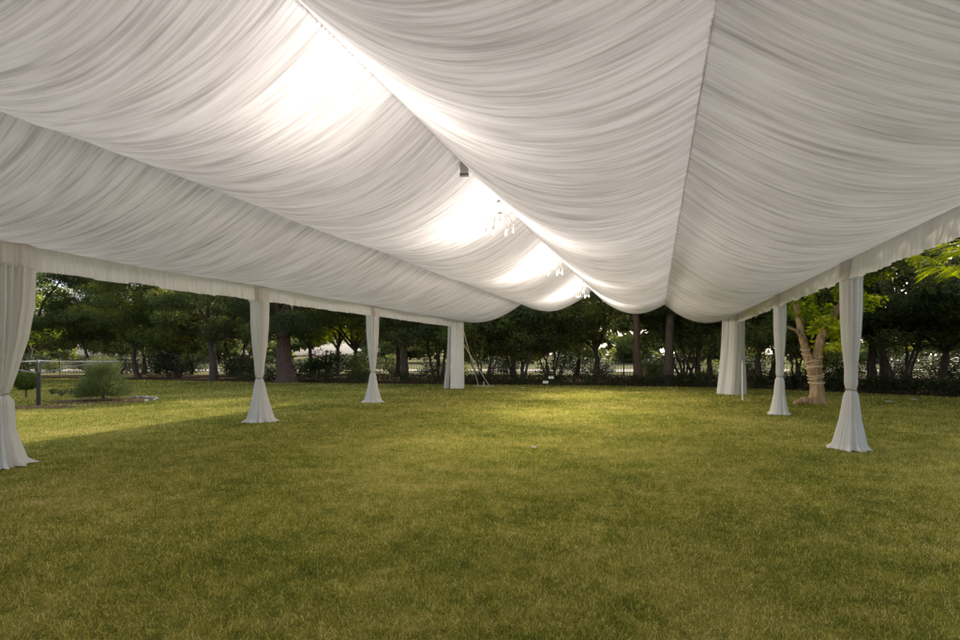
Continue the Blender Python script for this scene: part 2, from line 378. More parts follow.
# drapes tied around the posts
def interp_prof(z, zs, rs):
    return np.interp(z, zs, rs)
def drape(x,y,label,top=.20,tie=.065,bot=.33,tz=1.03,seed=0,ex=(1,1),tilt=(0,0),topz=2.87):
    root=tag(empty('post_drape',(x,y,0)),label,'drape','white drapes gathered around the tent posts')
    nz=90; na=150
    z=np.concatenate([np.linspace(.004,tz-.04,40),np.linspace(tz-.03,tz+.03,8),np.linspace(tz+.05,topz,44)])
    zs=[0,.06,tz*.5,tz-.1,tz,tz+.1,tz+.35,tz+.8,tz+1.3,topz]
    rs=[bot*1.04,bot*.96,bot*.52+.02,tie*1.5,tie,tie*1.35,.115*top/.2,.165*top/.2,.195*top/.2,top]
    r=np.interp(z,zs,rs); a=np.linspace(0,2*np.pi,na,endpoint=False)
    ZZ,AN=np.meshgrid(z,a,indexing='ij'); RR=np.repeat(r[:,None],na,1)
    c=np.cos(AN)*3;s=np.sin(AN)*3
    # angular folds (periodic): value noise on a circle, drifting with height
    fo=vn(c*1.15+seed*7,s*1.15+ZZ*.25,seed)-.5; fi=vn(c*3.1+seed,s*3.1+ZZ*.3,seed+1)-.5; ff=vn(c*7+seed,s*7+ZZ*.2,seed+2)-.5
    amp=np.clip(RR/.25,.3,1.3)
    RR=RR*(1+.42*fo+.34*fi*amp+.22*ff)
    RR=RR*(1+np.clip(1-ZZ/.09,0,1)*(.12+.5*fi))
    cx=tilt[0]*np.clip((ZZ-tz)/(topz-tz),0,1)**1.2; cy=tilt[1]*np.clip((ZZ-tz)/(topz-tz),0,1)
    lean=.03*(1-ZZ/tz)*(ZZ<tz)*math.sin(seed)
    V=np.stack([np.cos(AN)*RR*ex[0]+cx+lean,np.sin(AN)*RR*ex[1]+cy,ZZ+np.where(ZZ<.02,.012*vn(c*4,s*4,seed+9),0)],-1).reshape(-1,3)
    m=len(z); i=np.arange(m-1)[:,None]*na; j=np.arange(na)[None,:]; j2=(j+1)%na
    Fa=np.stack([i+j,i+j2,i+na+j2,i+na+j],-1).reshape(-1,4)
    obj('cloth',mesh_np('drape_cloth',V,Fa,M['drape'],True,{'pa':(AN*.9+seed).ravel(),'pt':(ZZ*.6).ravel()}),root)
    # tie band
    mb=MB(); an=np.linspace(0,2*np.pi,20)
    mb.tube([(math.cos(q)*tie*1.12*ex[0],math.sin(q)*tie*1.12*ex[1],tz+.01*math.sin(q*2)) for q in an],.011,6,False); mb.build('tie_band',M['drape' if False else 'tie'],root)
    # cloth collar at valance height
    nz=9; zc=np.linspace(topz-.04,ZE-.02,nz); ZZ,AN=np.meshgrid(zc,a,indexing='ij'); c=np.cos(AN)*3;s=np.sin(AN)*3
    RR=(top*1.08+.0*ZZ)*(1+.12*(vn(c*2+seed,s*2+ZZ,seed+4)-.5)+.05*(vn(c*6,s*6,seed+5)-.5))
    sq=1/np.maximum(np.abs(np.cos(AN)),np.abs(np.sin(AN)))**.5
    V=np.stack([np.cos(AN)*RR*sq*ex[0]+tilt[0],np.sin(AN)*RR*sq*ex[1]+tilt[1],ZZ+.02*(vn(c,s,seed+6)-.5)],-1).reshape(-1,3)
    m=nz; i=np.arange(m-1)[:,None]*na
    Fa=np.stack([i+j,i+j2,i+na+j2,i+na+j],-1).reshape(-1,4)
    obj('collar',mesh_np('collar',V,Fa,M['valance'],True,{'pa':(AN*.9).ravel(),'pt':(ZZ*.6).ravel()}),root)
    return root
drape(XL,POSTS_L[0],'white tied drape nearest the camera, cut off by the left edge of the photo',top=.33,bot=.27,tie=.10,seed=1,tilt=(.04,.0),tz=1.02)
drape(XL,POSTS_L[1],'second white tied drape on the left, next beyond the cut-off near one',top=.18,bot=.275,seed=2)
drape(XL,POSTS_L[2],'smallest white tied drape on the left side, next to the straight corner curtain',top=.19,bot=.27,seed=3,tz=1.0)
drape(XR,POSTS_R[0],'tallest white tied drape on the right side, right of the rope-wrapped tree',top=.145,bot=.235,seed=4,tz=1.0)
drape(XR,POSTS_R[1],'smaller white tied drape on the right side, left of the rope-wrapped tree',top=.135,bot=.20,seed=5,tz=1.0)

# straight corner curtains at the far end
def curtain(x,y,label,pathpts,flare,seed,name='corner_curtain'):
    root=tag(empty(name,(x,y,0)),label,'curtain','straight curtains at the far corners of the tent')
    for pi,(path,fl) in enumerate(pathpts):
        path=np.array(path,float); d=np.linalg.norm(np.diff(path,axis=0),axis=1); L_=np.concatenate([[0],np.cumsum(d)]); q=np.arange(0,L_[-1],.012)
        px=np.interp(q,L_,path[:,0]); py=np.interp(q,L_,path[:,1]); tx=np.gradient(px,q); ty=np.gradient(py,q)
        z=np.linspace(.003,ZE-.05,34); ZZ,Q=np.meshgrid(z,q,indexing='ij')
        wv=(vn(Q*9,ZZ*.35,seed+pi)-.5)*.16+(vn(Q*24,ZZ*.4,seed+3)-.5)*.045
        k=1-ZZ/ZE
        X=px[None,:]+(-ty)[None,:]*wv+fl[0]*k*(Q/L_[-1]-.3 if False else 1)*k+ (px-px.mean())[None,:]*.22*k
        Y=py[None,:]+tx[None,:]*wv+fl[1]*k*k+(py-py.mean())[None,:]*.12*k
        V=np.stack([X,Y,ZZ],-1).reshape(-1,3); n=len(q);m=len(z); i=np.arange(m-1)[:,None]*n; j=np.arange(n-1)[None,:]
        Fa=np.stack([i+j,i+j+1,i+n+j+1,i+n+j],-1).reshape(-1,4)
        obj('cloth',mesh_np('curtain_cloth',V,Fa,M['drape'],True,{'pa':(Q*1.5).ravel(),'pt':(ZZ*.6).ravel()}),root)
    return root
curtain(XL,POSTS_L[3]-.1,'straight white corner curtain at the far left of the tent, beside the guy ropes',
  [([(-.02,-.25),(.10,-.18),(.32,-.05),(.42,.15)],(0,0)),([(-.2,-.22),(-.26,.0),(-.18,.2)],(-.14,0))],0,81)
curtain(XR,POSTS_R[2]-.1,'straight white corner curtain at the far right of the tent, flaring to the left',
  [([(-.62,.12),(-.4,-.1),(-.1,-.2),(.12,-.12)],(-.16,0)),([(.14,-.1),(.2,.15),(.1,.4)],(.0,0))],0,91)

# ridge lights: chandeliers below the liner, added unseen lamps above it
def chandelier(y, label):
    root=tag(empty('chandelier',(RX,y,ZR-.02)),label,'chandelier','small glass chandeliers hanging along the ridge')
    mb=MB(); mb.tube([(0,0,0),(0,0,-.28)],.008,6); mb.lathe([(.0,-.0),(.05,-.005),(.05,-.03),(.0,-.04)]); mb.build('stem',M['chrome'],root)
    for k in range(6):
        a=k*math.pi/3+.3; p=[(0,0,-.2)]
        for s in np.linspace(0,1,8)[1:]:
            p.append((math.cos(a)*.20*s,math.sin(a)*.20*s,-.2-.16*s+.06*math.sin(s*math.pi*1.0)-.02*s))
        mb=MB(); mb.tube(p,.007,6); ar=mb.build('arm',M['chrome'],root)
        e=p[-1]; mb=MB(); mb.lathe([(.003,.0),(.008,-.02),(.016,-.06),(.022,-.10),(.016,-.13),(.0,-.14)],e,12); mb.build('glass_shade',M['glass'],ar)
    mb=MB(); mb.lathe([(.003,.0),(.03,-.02),(.045,-.06),(.02,-.1),(.0,-.15)],(0,0,-.26),12); mb.build('glass_drop',M['glass'],root)
    root.scale=(1.2,1.2,1.15)
    return root
chandelier(9.9,'glass chandelier on the tent ridge nearest the grey box')
chandelier(15.5,'middle glass chandelier on the tent ridge, further back than the first')
chandelier(22.0,'furthest and smallest glass chandelier, near the far end of the tent ridge')
LAMP_P=95
def lamp(name,typ,loc,power,col,size=.06,aim=None,angle=None,blend=.2,parent=None):
    l=bpy.data.lights.new(name,typ); l.energy=power; l.color=col; l.shadow_soft_size=size
    if typ=='SPOT': l.spot_size=angle; l.spot_blend=blend
    o=bpy.data.objects.new(name,l); C.objects.link(o); o.location=loc
    if aim is not None: o.rotation_euler=(Vector(aim)-Vector(loc)).to_track_quat('-Z','Y').to_euler()
    return o
for y,k in ((4.45,.95),(9.55,1.),(15.0,1.),(21.3,1.)):  # unseen spot lamps added above the liner to brighten the ridge
    o=lamp('added_ridge_lamp','SPOT',(RX+.22,y+.2,ZR+.6),LAMP_P*.9*k,(1,.95,.89),.08,(RX+.2,y-.35,ZR-.5),R(158),.8)
    tag(o,'added unseen lamp lighting the ceiling liner at the ridge','lamp','added lamps along the tent ridge')
for y,pw in ((4.65,75),(9.75,95),(15.2,110),(21.5,120),(-.5,30)):
    lamp('added_canopy_fill','POINT',(RX+.25,y,ZR+.78),pw*1.45,(1,.95,.90),.15)  # point lamps added above the liner for a broad soft glow
for y,pw in ((4.9,60),(9.9,150),(15.5,260),(22.0,300)):
    lamp('added_under_ridge_lamp','POINT',(RX,y,ZR-1.15),pw,(1,.91,.80),.2)  # light added under the chandeliers; the nearest one has no chandelier
for y,pw in ((9.9,230),(15.5,760),(22.0,860)):
    lamp('added_lawn_downlight','SPOT',(RX,y,ZR-.55),pw,(1,.88,.66),.1,(RX+1.2,y,0),R(125),1.)  # extra downlights added to pool light on the lawn
# grey box on the ridge
root=tag(empty('ceiling_speaker',(RX+.02,7.84,ZR+.03)),'small grey box with dark end bands hanging from the tent ridge','speaker')
mb=MB(); mb.box((0,0,-.15),(.15,.12,.17),.3); mb.build('cabinet',M['box'],root,False)
for z in (-.055,-.245):
    mb=MB(); mb.box((0,0,z),(.165,.13,.022),.3); mb.build('end_band',M['dark'],root,False)
mb=MB(); mb.tube([(0,0,.05),(0,0,-.07)],.012,6); mb.build('bracket',M['whitemetal'],root,False)

root.scale=(.8,.8,.9)
# guy ropes at the far left corner
gx,gy=G(484,386.5)
root=tag(empty('guy_rope',(gx,gy,0)),'pair of pale guy ropes with ground plate beside the far left corner curtain','guy rope')
tx,ty=XL+.42,POSTS_L[3]; 
for dx,zt in ((-.28,2.75),(.28,2.1)):
    mb=MB(); mb.tube([(tx-gx,ty-gy,zt),((tx-gx)*.5+dx*.5,(ty-gy)*.5,zt*.49),(dx,0,.03)],.016,6); mb.build('rope',M['rope'],root)
mb=MB(); mb.box((0,0,.02),(.95,.10,.04),TH); mb.build('ground_plate',M['stone'],root,False)
mb=MB(); mb.tube([(.0,0,.03),(-.02,0,.25)],.02,6); mb.build('ground_pin',M['rope'],root,False)
# thin white pole at the right corner
x,y=G(742.5,400); root=tag(empty('marker_pole',(x,y,0)),'thin pale pole standing in the lawn right of the far right corner curtain','pole')
mb=MB(); mb.tube([(0,0,0),(0,0,1.35)],.028,8); mb.build('shaft',M['whitemetal'],root)
mb=MB(); mb.lathe([(.05,0),(.05,.02),(.03,.04)],(0,0,0)); mb.build('foot',M['whitemetal'],root)

# ------------------------------------------------------------------ foliage
def leaves(centers, size, tint, droop=.3, aspect=.45, fold=True, g=None):
    g=g or rng; n=len(centers)
    d=g.normal(0,1,(n,3)); d[:,2]=d[:,2]*.6-droop; d/=np.linalg.norm(d,axis=1)[:,None]
    r=g.normal(0,1,(n,3)); s=np.cross(d,r); s/=np.linalg.norm(s,axis=1)[:,None]+1e-9
    L_=size*g.uniform(.6,1.4,n)[:,None]; w=L_*aspect*.5
    a=centers; b=centers+d*L_; m=centers+d*L_*.45
    V=np.stack([a,m+s*w,b,m-s*w],1).reshape(-1,3); i=np.arange(n)*4
    return V,np.stack([i,i+1,i+2,i+3],-1),np.repeat(tint,4)
def crown_points(clumps, per, g):
    cs=[];ts=[]
    for (c,r,t) in clumps:
        n=int(per*(r/.7)**2.2)
        v=g.normal(0,1,(n,3)); v/=np.linalg.norm(v,axis=1)[:,None]
        rad=r*g.uniform(.25,1,n)**.45
        p=np.array(c)+v*rad[:,None]*np.array([1.15,1.15,.62])
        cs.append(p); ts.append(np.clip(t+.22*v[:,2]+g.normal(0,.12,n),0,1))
    return np.concatenate(cs),np.concatenate(ts)
def curve(p0,p1,bend,n=7,g=None):
    p0=np.array(p0,float);p1=np.array(p1,float); t=np.linspace(0,1,n)[:,None]
    off=g.normal(0,bend,3); off2=g.normal(0,bend*.35,(n,3)); off2[0]=0;off2[-1]=0
    return p0+(p1-p0)*t+np.sin(np.pi*t)*off+off2*.5
def make_tree(seed, h=9.5, stems=1, tr=.22, fork=2.2, cr=3.2, cbase=2.6, per=370, leafm='leafA', barkm='bark', nclump=46, leaf=.15, loc=(0,0,0), light=.3, straight=False, spread=.9):
    g=np.random.default_rng(seed)
    root=empty('tree',loc); mb=MB(); clumps=[]
    for s in range(stems):
        a=g.uniform(0,6.28) if stems>1 else g.uniform(0,6.28)
        bx,by=(.22*math.cos(a),.22*math.sin(a)) if stems>1 else (0,0)
        ln=(1.1 if stems>1 else .35)*spread; 
        fk=np.array([bx+math.cos(a)*ln*g.uniform(.5,1),by+math.sin(a)*ln*g.uniform(.5,1),fork*g.uniform(.8,1.15)])
        if straight: fk=np.array([.1,.05,h*.72])
        r0=tr/(stems**.45); P=curve((bx,by,-.05),fk,.12,8,g)
        rr=np.linspace(r0,r0*.68,8); rr[0]*=1.45; rr[1]*=1.12
        mb.tube(P,rr,9,False,bump=.25)
        nl=(3 if stems>1 else 5)
        for k in range(nl):
            aa=a+g.uniform(-1,1) if stems>1 else k*6.28/nl+g.uniform(-.5,.5)
            rad=cr*g.uniform(.45,.85); zt=g.uniform(cbase+.4,h-.8)
            st=fk if not straight else P[min(7,3+k)]
            e=np.array([bx+math.cos(aa)*rad,by+math.sin(aa)*rad,max(zt,st[2]+.4)])
            Q=curve(st,e,.35,7,g); mb.tube(Q,np.linspace(r0*.5,r0*.12,7),7,False,bump=.2)
            for m in range(4):
                q=Q[g.integers(2,7)]; e2=q+g.normal(0,1,3)*np.array([.9,.9,.5])+np.array([0,0,.3])
                mb.tube(curve(q,e2,.15,5,g),np.linspace(r0*.16,r0*.04,5),5,False)
                clumps.append((e2,g.uniform(.55,.95),light+g.normal(0,.12)))
        if not straight:
            e=np.array([fk[0]*.6,fk[1]*.6,h*.85]); mb.tube(curve(fk,e,.3,7,g),np.linspace(r0*.6,r0*.12,7),7,False)
    for k in range(nclump):
        a=g.uniform(0,6.28); v=g.uniform(0,1); z=cbase+.35+(h-cbase-.6)*v
        prof=math.sin(math.pi*(.18+.74*v))**.6
        rad=cr*prof*math.sqrt(g.uniform(.12,1)); 
        clumps.append(((math.cos(a)*rad,math.sin(a)*rad,z+g.normal(0,.25)),g.uniform(.6,1.15),light+g.normal(0,.16)))
    tm=mb.mesh('trunk',M[barkm]); obj('trunk',tm,root)
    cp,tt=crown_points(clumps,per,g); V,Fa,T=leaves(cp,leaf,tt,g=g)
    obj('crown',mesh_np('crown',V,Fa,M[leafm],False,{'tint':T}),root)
    return root
protos={}
def T(kind):
    if kind in protos: return protos[kind],False
    P=dict(
     broad=dict(seed=101,h=10,tr=.24,fork=2.3,cr=3.9,cbase=2.7,nclump=46),
     broad2=dict(seed=102,h=9.6,tr=.19,fork=2.0,cr=3.6,cbase=2.4,nclump=42,leafm='leafB',light=.36),
     multi=dict(seed=103,h=8.6,stems=5,tr=.17,fork=2.0,cr=3.0,cbase=2.2,nclump=38),
     multi2=dict(seed=104,h=8.2,stems=6,tr=.15,fork=1.7,cr=2.8,cbase=1.9,nclump=36,leafm='leafB',light=.32),
     thick=dict(seed=105,h=10.5,tr=.54,fork=2.6,cr=4.2,cbase=2.5,nclump=54,barkm='barkR'),
     straight=dict(seed=106,h=11,tr=.22,fork=3,cr=3.1,cbase=4.0,nclump=46,straight=True),
     brown=dict(seed=107,h=9.5,tr=.19,fork=3.,cr=3.0,cbase=3.6,nclump=44,barkm='barkR',leafm='leafB',straight=True),
     light=dict(seed=108,h=8.4,tr=.2,fork=2.1,cr=2.9,cbase=2.6,nclump=34,leafm='leafY',light=.35,per=200),
    )[kind]
    protos[kind]=make_tree(**P); return protos[kind],True
used=set()
def put(kind,px,z,label,rz=0,s=1.,group='trees along the far edge of the lawn'):
    p,new=T(kind); x,y=W(px,z)
    if kind in used: p=dup(p)
    used.add(kind)
    p.location=(x,y,0); p.rotation_euler=(0,0,rz); p.scale=(s,s,s)
    p['label']=label; p['category']='tree'; p['group']=group
    return p
TREES=[
('broad',18,39,'dark tree seen just right of the cut-off near drape, over the clothes dryer',.4,1.),
('multi',92,40.5,'many-stemmed dark tree directly behind the feathery bush',1.2,1.),
('broad2',138,38,'dark tree with branching trunk right of the feathery bush',2.2,1.),
('multi2',176,38.5,'slender-stemmed tree midway between the feathery bush and the second left drape',3.0,1.05),
('broad',214,35,'broad dark tree with a sturdy trunk, left of the second left drape',4.4,1.02),
('thick',287,32.2,'massive reddish trunk tree directly right of the second left drape',.6,1.),
('light',336,41,'yellow-green tree glowing between the two small left drapes',.3,1.),
('broad2',352,36,'dark leafy tree just left of the third left drape',5.1,1.),
('broad',405,33.3,'dark tree with straight trunk just right of the third left drape',2.9,.98),
('multi',438,35.5,'stems of a dark tree just left of the far left corner curtain',.2,1.),
('multi2',484,32.6,'low many-stemmed tree right behind the pale guy ropes',2.1,1.),
('multi',520,33.4,'leaning many-stemmed tree under the valley between two ceiling swags',4.0,.98),
('multi2',552,34.4,'spreading many-stemmed tree behind the white box in the hedge',5.2,1.),
('broad2',596,34,'dark tree below the far end of the tent ridge',3.7,.97),
('brown',639,29.3,'slim brown-barked tree left of the tall straight trunk',1.0,1.),
('straight',668,28.9,'tall straight dark trunk tree in line with the right ceiling seam',0,1.),
('multi',700,31.5,'low arching tree between the tall straight trunk and the far right corner curtain',2.6,1.),
('light',712,37,'pale yellow-green tree deep behind the arching tree',2.5,.95),
('broad2',762,28.5,'dark tree between the far right corner curtain and the smaller right drape',.9,.95),
('multi2',795,27.5,'many-stemmed tree behind the rope-wrapped tree',1.9,.95),
('broad',872,27,'dark tree just right of the tallest right drape',1.4,.95),
('multi',902,26,'leaning dark tree right of the tallest right drape, second from it',3.3,.95),
('broad2',938,25,'dark tree near the right edge of the photo',4.9,.92),
('broad',1000,23.5,'dark tree at the very right edge of the photo',5.6,.95),
]
for k,px,z,l,rz,s in TREES: put(k,px,z,l,rz,s)
g2=np.random.default_rng(5)
kinds=['broad','light','broad2','multi','light']
for i,px in enumerate(np.linspace(-60,1060,13)):
    z=float(edge_z(px))+g2.uniform(8.5,11.5)
    put(kinds[i%5],px+g2.uniform(-18,18),z,'dark shadowy tree in the rear row behind the lawn-edge trees',g2.uniform(0,6.28),g2.uniform(.98,1.15),'trees of the rear row')

for px,z,k,rz in ((1230,12.5,'multi',1.),(1210,19,'broad2',.5),(1330,15,'broad',2.),(1500,12.5,'broad2',4.)):  # out-of-view trees added to keep sun off the right of the lawn
    p=put(k,px,z,'added unseen tree right of the lawn, placed to shade it',rz,.9,'added shade trees right of the lawn')
# the rope-wrapped tree at the right
def limb(mb,pts,rad,k=12,bump=.25):
    pts=np.array(pts,float); t=np.linspace(0,len(pts)-1,len(pts)*4); i=np.clip(t.astype(int),0,len(pts)-2); f=(t-i)[:,None]; f2=f*f*(3-2*f)*.5+f*.5
    P=pts[i]*(1-f2)+pts[i+1]*f2; rr=np.interp(t,np.arange(len(rad)),rad); mb.tube(P,rr,k,True,bump=bump); return P,rr
wx,wy=G(817,403.5); wz=F*H/(403.5-HY)
rt=tag(empty('wrapped_tree',(wx,wy,0),TH),'forked tree with a rope-wrapped trunk coloured as if sunlit standing between the two right tied drapes','tree')
mb=MB()
sc1=wz/F
Pt,Rt=limb(mb,[(0,0,-.05),(0,0,.35),(-.02,.02,.8),(-.12,.0,1.25),(-.2,.0,1.45)],[0.289,0.205,0.205,0.228,0.198],14)
P1,R1=limb(mb,[(-.1,0,1.2),(-.33,0,1.55),(-.48,.05,2.3),(-.62,.05,3.1),(-.75,.1,3.8),(-1.2,.2,5.0)],[0.167,0.129,0.106,0.099,0.091,0.046],12)
P2,R2=limb(mb,[(0,0,1.2),(.02,0,1.6),(.14,.0,2.15),(.35,-.1,2.7),(.75,-.1,3.2),(1.3,0,3.9),(1.9,.2,4.9)],[0.152,0.144,0.129,0.122,0.114,0.091,0.038],12)
P3,R3=limb(mb,[(-.42,0,2.0),(-.7,-.1,2.35),(-1.1,-.1,2.5)],[0.068,0.053,0.030],8)
limb(mb,[(-.1,-.1,.02),(-.5,-.15,.12),(-.85,-.2,.02)],[0.167,0.114,0.061],9)
mb.build('trunk',M['barkSun'],rt)
mb=MB()
def ring(P,R_,z,tilt,ph):
    k=int(np.argmin(np.abs(P[:,2]-z))); c=P[k]; r=R_[k]*1.12
    mb.tube([(c[0]+math.cos(a)*r,c[1]+math.sin(a)*r,c[2]+tilt*math.sin(a+ph)) for a in np.linspace(0,2*np.pi*1.02,22)],.014,6,False)
for z,tl,ph in ((.62,.03,0),(.86,.05,2),(.93,.04,1.2),(1.10,.06,3.2),(1.16,.05,2.6),(1.3,.07,3.),(1.22,.05,0)): ring(Pt,Rt,z,tl,ph)
ring(P1,R1,1.65,.03,0); ring(P1,R1,1.7,.03,.5); ring(P2,R2,1.5,.04,2); ring(Pt,Rt,.66,.02,2)
mb.build('rope_wrap',M['wrap'],rt)
g=np.random.default_rng(9); cl=[]
for k in range(24): cl.append(((g.uniform(.0,.85),g.uniform(-.6,.4),g.uniform(1.85,2.75)),g.uniform(.2,.3),g.uniform(.65,1.)))
cd=[]
for k in range(66):
    a_=g.uniform(0,6.28); r_=3.6*math.sqrt(g.uniform(0,1)); cd.append(((r_*math.cos(a_)+.3,r_*math.sin(a_),g.uniform(4.2,8.6)-.1*r_),g.uniform(.6,1.0),g.uniform(.2,.5)))
for k in range(14): cl.append(((g.uniform(-1.,1.6),g.uniform(-.8,.8),g.uniform(3.1,4.4)),g.uniform(.3,.5),g.uniform(.3,.7)))
for k in range(6): cl.append(((g.uniform(-.5,.2),g.uniform(-.5,.5),g.uniform(2.6,3.1)),g.uniform(.2,.3),g.uniform(.2,.6)))
cp,tt=crown_points(cl,330,g); V,Fa,TT_=leaves(cp,.19,tt,.6,.4,g=g)
obj('crown',mesh_np('crown',V,Fa,M['leafY'],False,{'tint':TT_}),rt)

cp,tt=crown_points(cd,260,g); V,Fa,TT_=leaves(cp,.17,tt,.4,.45,g=g)
obj('shade_crown',mesh_np('shade_crown',V,Fa,M['leafA'],False,{'tint':TT_}),rt)  # unseen dense crown, added to cast shade on the lawn
# nearer tree whose pinnate leaves enter at the upper right
nx,ny=W(1130,11.5)
rt=tag(empty('overhanging_tree',(nx,ny,0),TH),'yellow-green feather-leaved branches hanging into the upper right corner','tree')
mb=MB(); g=np.random.default_rng(12)
limb(mb,[(0,0,-.05),(.05,0,1.2),(.0,.1,2.4),(-.3,.1,3.4),(-.9,.1,4.2),(-2.2,0,4.6)],[.24,.18,.16,.13,.09,.03])
limb(mb,[(0,.1,2.4),(.5,.3,3.6),(.9,.5,5.2)],[.14,.1,.04]); 
Vs=[];Fs=[];Ts=[];n0=0
tips=[]
for k in range(60):
    c=np.array([g.uniform(-4.1,.3),g.uniform(-1.2,1.2),0]); c[2]=g.uniform(3.0,4.9)+.10*(-c[0])*.6; tips.append(c)
    limb(mb,[(-1.2+g.uniform(-.7,.7),.1,4.3),tuple((c+np.array([-1.2,.1,4.6]))/2+g.normal(0,.12,3)),tuple(c)],[.03,.018,.008],5,0)
mb.build('trunk',M['bark'],rt)
for c in tips:
    for f in range(7):
        a=g.uniform(0,6.28); d=np.array([math.cos(a),math.sin(a),g.uniform(-.35,.15)]); L_=g.uniform(.35,.55); s=np.array([-math.sin(a),math.cos(a),0])
        nL=13; t=np.linspace(.12,1,nL); base=c+d*(t*L_)[:,None]; base[:,2]-=.28*t*t*L_*1.2
        for sd in (-1,1):
            dd=s*sd*.9+d*.45; dd=dd/np.linalg.norm(dd); ll=.14*np.sin(np.pi*(.15+.8*t))[:,None]
            up=np.cross(dd,d); w=d*.019
            tip=base+dd*ll; tip[:,2]-=ll[:,0]*.35; mid=base+dd*ll*.5
            V=np.stack([base,mid+w,tip,mid-w],1).reshape(-1,3); i=np.arange(nL)*4+n0; n0+=4*nL
            Vs.append(V);Fs.append(np.stack([i,i+1,i+2,i+3],-1));Ts.append(np.full(4*nL,np.clip(g.normal(.75,.2),0,1)))
obj('crown',mesh_np('crown',np.concatenate(Vs),np.concatenate(Fs),M['leafY'],False,{'tint':np.concatenate(Ts)}),rt)

co_=[]
for k in range(36):
    a_=g.uniform(0,6.28); r_=3.6*math.sqrt(g.uniform(0,1)); co_.append(((r_*math.cos(a_)-.3,r_*math.sin(a_),g.uniform(5.0,8.2)),g.uniform(.6,1.0),g.uniform(.2,.5)))
cp,tt=crown_points(co_,240,g); V,Fa,TT_=leaves(cp,.18,tt,.4,.45,g=g)
obj('shade_crown',mesh_np('shade_crown',V,Fa,M['leafB'],False,{'tint':TT_}),rt)  # hidden canopy added to block sun from the near right grass
# low hedge along the far edge, understory shrubs
def leafy_mass(name, clumps, per, leaf, mat, loc, seed, droop=.1, parent=None):
    g=np.random.default_rng(seed); cp,tt=crown_points(clumps,per,g); cp=cp[cp[:,2]>0.01] if True else cp
    tt=tt[:len(cp)]; V,Fa,T_=leaves(cp,leaf,tt,droop,g=g); return obj(name,mesh_np(name,V,Fa,M[mat],False,{'tint':T_}),parent,loc)
def hedge(px0,px1,hh,label,seed):
    g=np.random.default_rng(seed); cl=[]; pxs=np.arange(px0,px1,5.)
    c0=W((px0+px1)/2,float(edge_z((px0+px1)/2))+.9)
    for px in pxs:
        z=float(edge_z(px))+.9; x,y=W(px,z)
        for k in range(2): cl.append(((x-c0[0]+g.normal(0,.12),y-c0[1]+g.normal(0,.22),hh*.45+g.uniform(-.1,.15)),g.uniform(.36,.5)*hh/.6,.3+g.normal(0,.1)))
    root=tag(empty('hedge',(c0[0],c0[1],0)),label,'hedge'); leafy_mass('foliage',cl,260,.10,'leafH',(0,0,0),seed,0,root)

hedge(232,440,.62,'low dark hedge running between the second left drape and the far left corner curtain',41)
hedge(452,735,.66,'long low dark hedge across the far end of the lawn, between the corner curtains',42)
hedge(748,1060,.72,'low dark hedge on the right behind the rope-wrapped tree and the right drapes',43)
def shrub(px,z,w,h,label,seed,mat='leafH',leaf=.13):
    g=np.random.default_rng(seed); x,y=W(px,z); root=tag(empty('shrub',(x,y,0)),label,'shrub','dark shrubs under the trees')
    cl=[((g.uniform(-w,w)*.7,g.uniform(-w,w)*.4,g.uniform(.3,h-.35)),g.uniform(.35,.6),.28+g.normal(0,.12)) for _ in range(int(12*w*h))]
    leafy_mass('foliage',cl,200,leaf,mat,(0,0,0),seed,.1,root)
    for k in range(4):
        mb=MB(); mb.tube(curve((g.normal(0,.1),g.normal(0,.1),-.02),(g.uniform(-w,w)*.6,g.uniform(-.5,.5),h*.8),.1,5,g),np.linspace(.04,.015,5),5,False)
        mb.build('stem',M['bark'],root)
shrub(168,38.5,1.7,1.9,'rounded dark shrub under the trees right of the feathery bush',51)
shrub(245,37,1.6,2.0,'dark shrub just left of the second left drape',52)
shrub(325,35,1.7,2.0,'dark shrub right of the massive reddish trunk',53)
shrub(362,35,1.2,1.8,'dark shrub just left of the third left drape',54,'leafB')
shrub(10,42,2.0,2.0,'dark shrub behind the round clipped ball shrub',55)
shrub(652,33,1.0,1.4,'small shrub between the brown trunk and the straight trunk',56,'leafB')
shrub(835,29,1.5,1.7,'dark shrub behind the tallest right drape',57)
for i,px in enumerate(np.concatenate([np.linspace(-20,450,20),np.linspace(500,1010,11)])):
    g4=np.random.default_rng(300+i); zz=float(edge_z(px))+g4.uniform(9.5,15); o_=[o for o in C.objects if o.name.startswith('shrub')][i%7]
    p=dup(o_); x,y=W(px+g4.uniform(-14,14),zz); p.location=(x,y,0); p.rotation_euler=(0,0,g4.uniform(0,6)); q_=g4.uniform(.7,1.25); p.scale=(q_*1.2,q_*1.2,q_*.85)
    tag(p,'scrubby dark bush in the strip between the rear trees and the pale road','shrub','scrub bushes beyond the rear trees')
# picket fence behind
def fence(px0,px1,z,label,mat):
    a=np.array(W(px0,z)); b=np.array(W(px1,z)); L_=np.linalg.norm(b-a); root=tag(empty('fence',(a[0],a[1],0),math.atan2(*(b-a)[::-1])),label,'fence')
    for zz in (.25,1.15):
        mb=MB(); mb.box((L_/2,0,zz),(L_,.03,.04)); mb.build('rail',mat,root,False)
    mb=MB()
    for q in np.arange(0,L_,.22): mb.box((q,0,.62),(.022,.022,1.24))
    mb.build('pickets',mat,root,False)
    n=int(L_/2.6)
    for k in range(n+1):
        mb=MB(); mb.box((k*L_/n,0,.66),(.07,.07,1.34)); mb.build('fence_post',mat,root,False)
fence(60,560,44.6,'thin dark picket fence behind the trees on the left half',M['fence'])
fence(585,1010,41.6,'thin dark picket fence behind the trees on the right half',M['fence'])
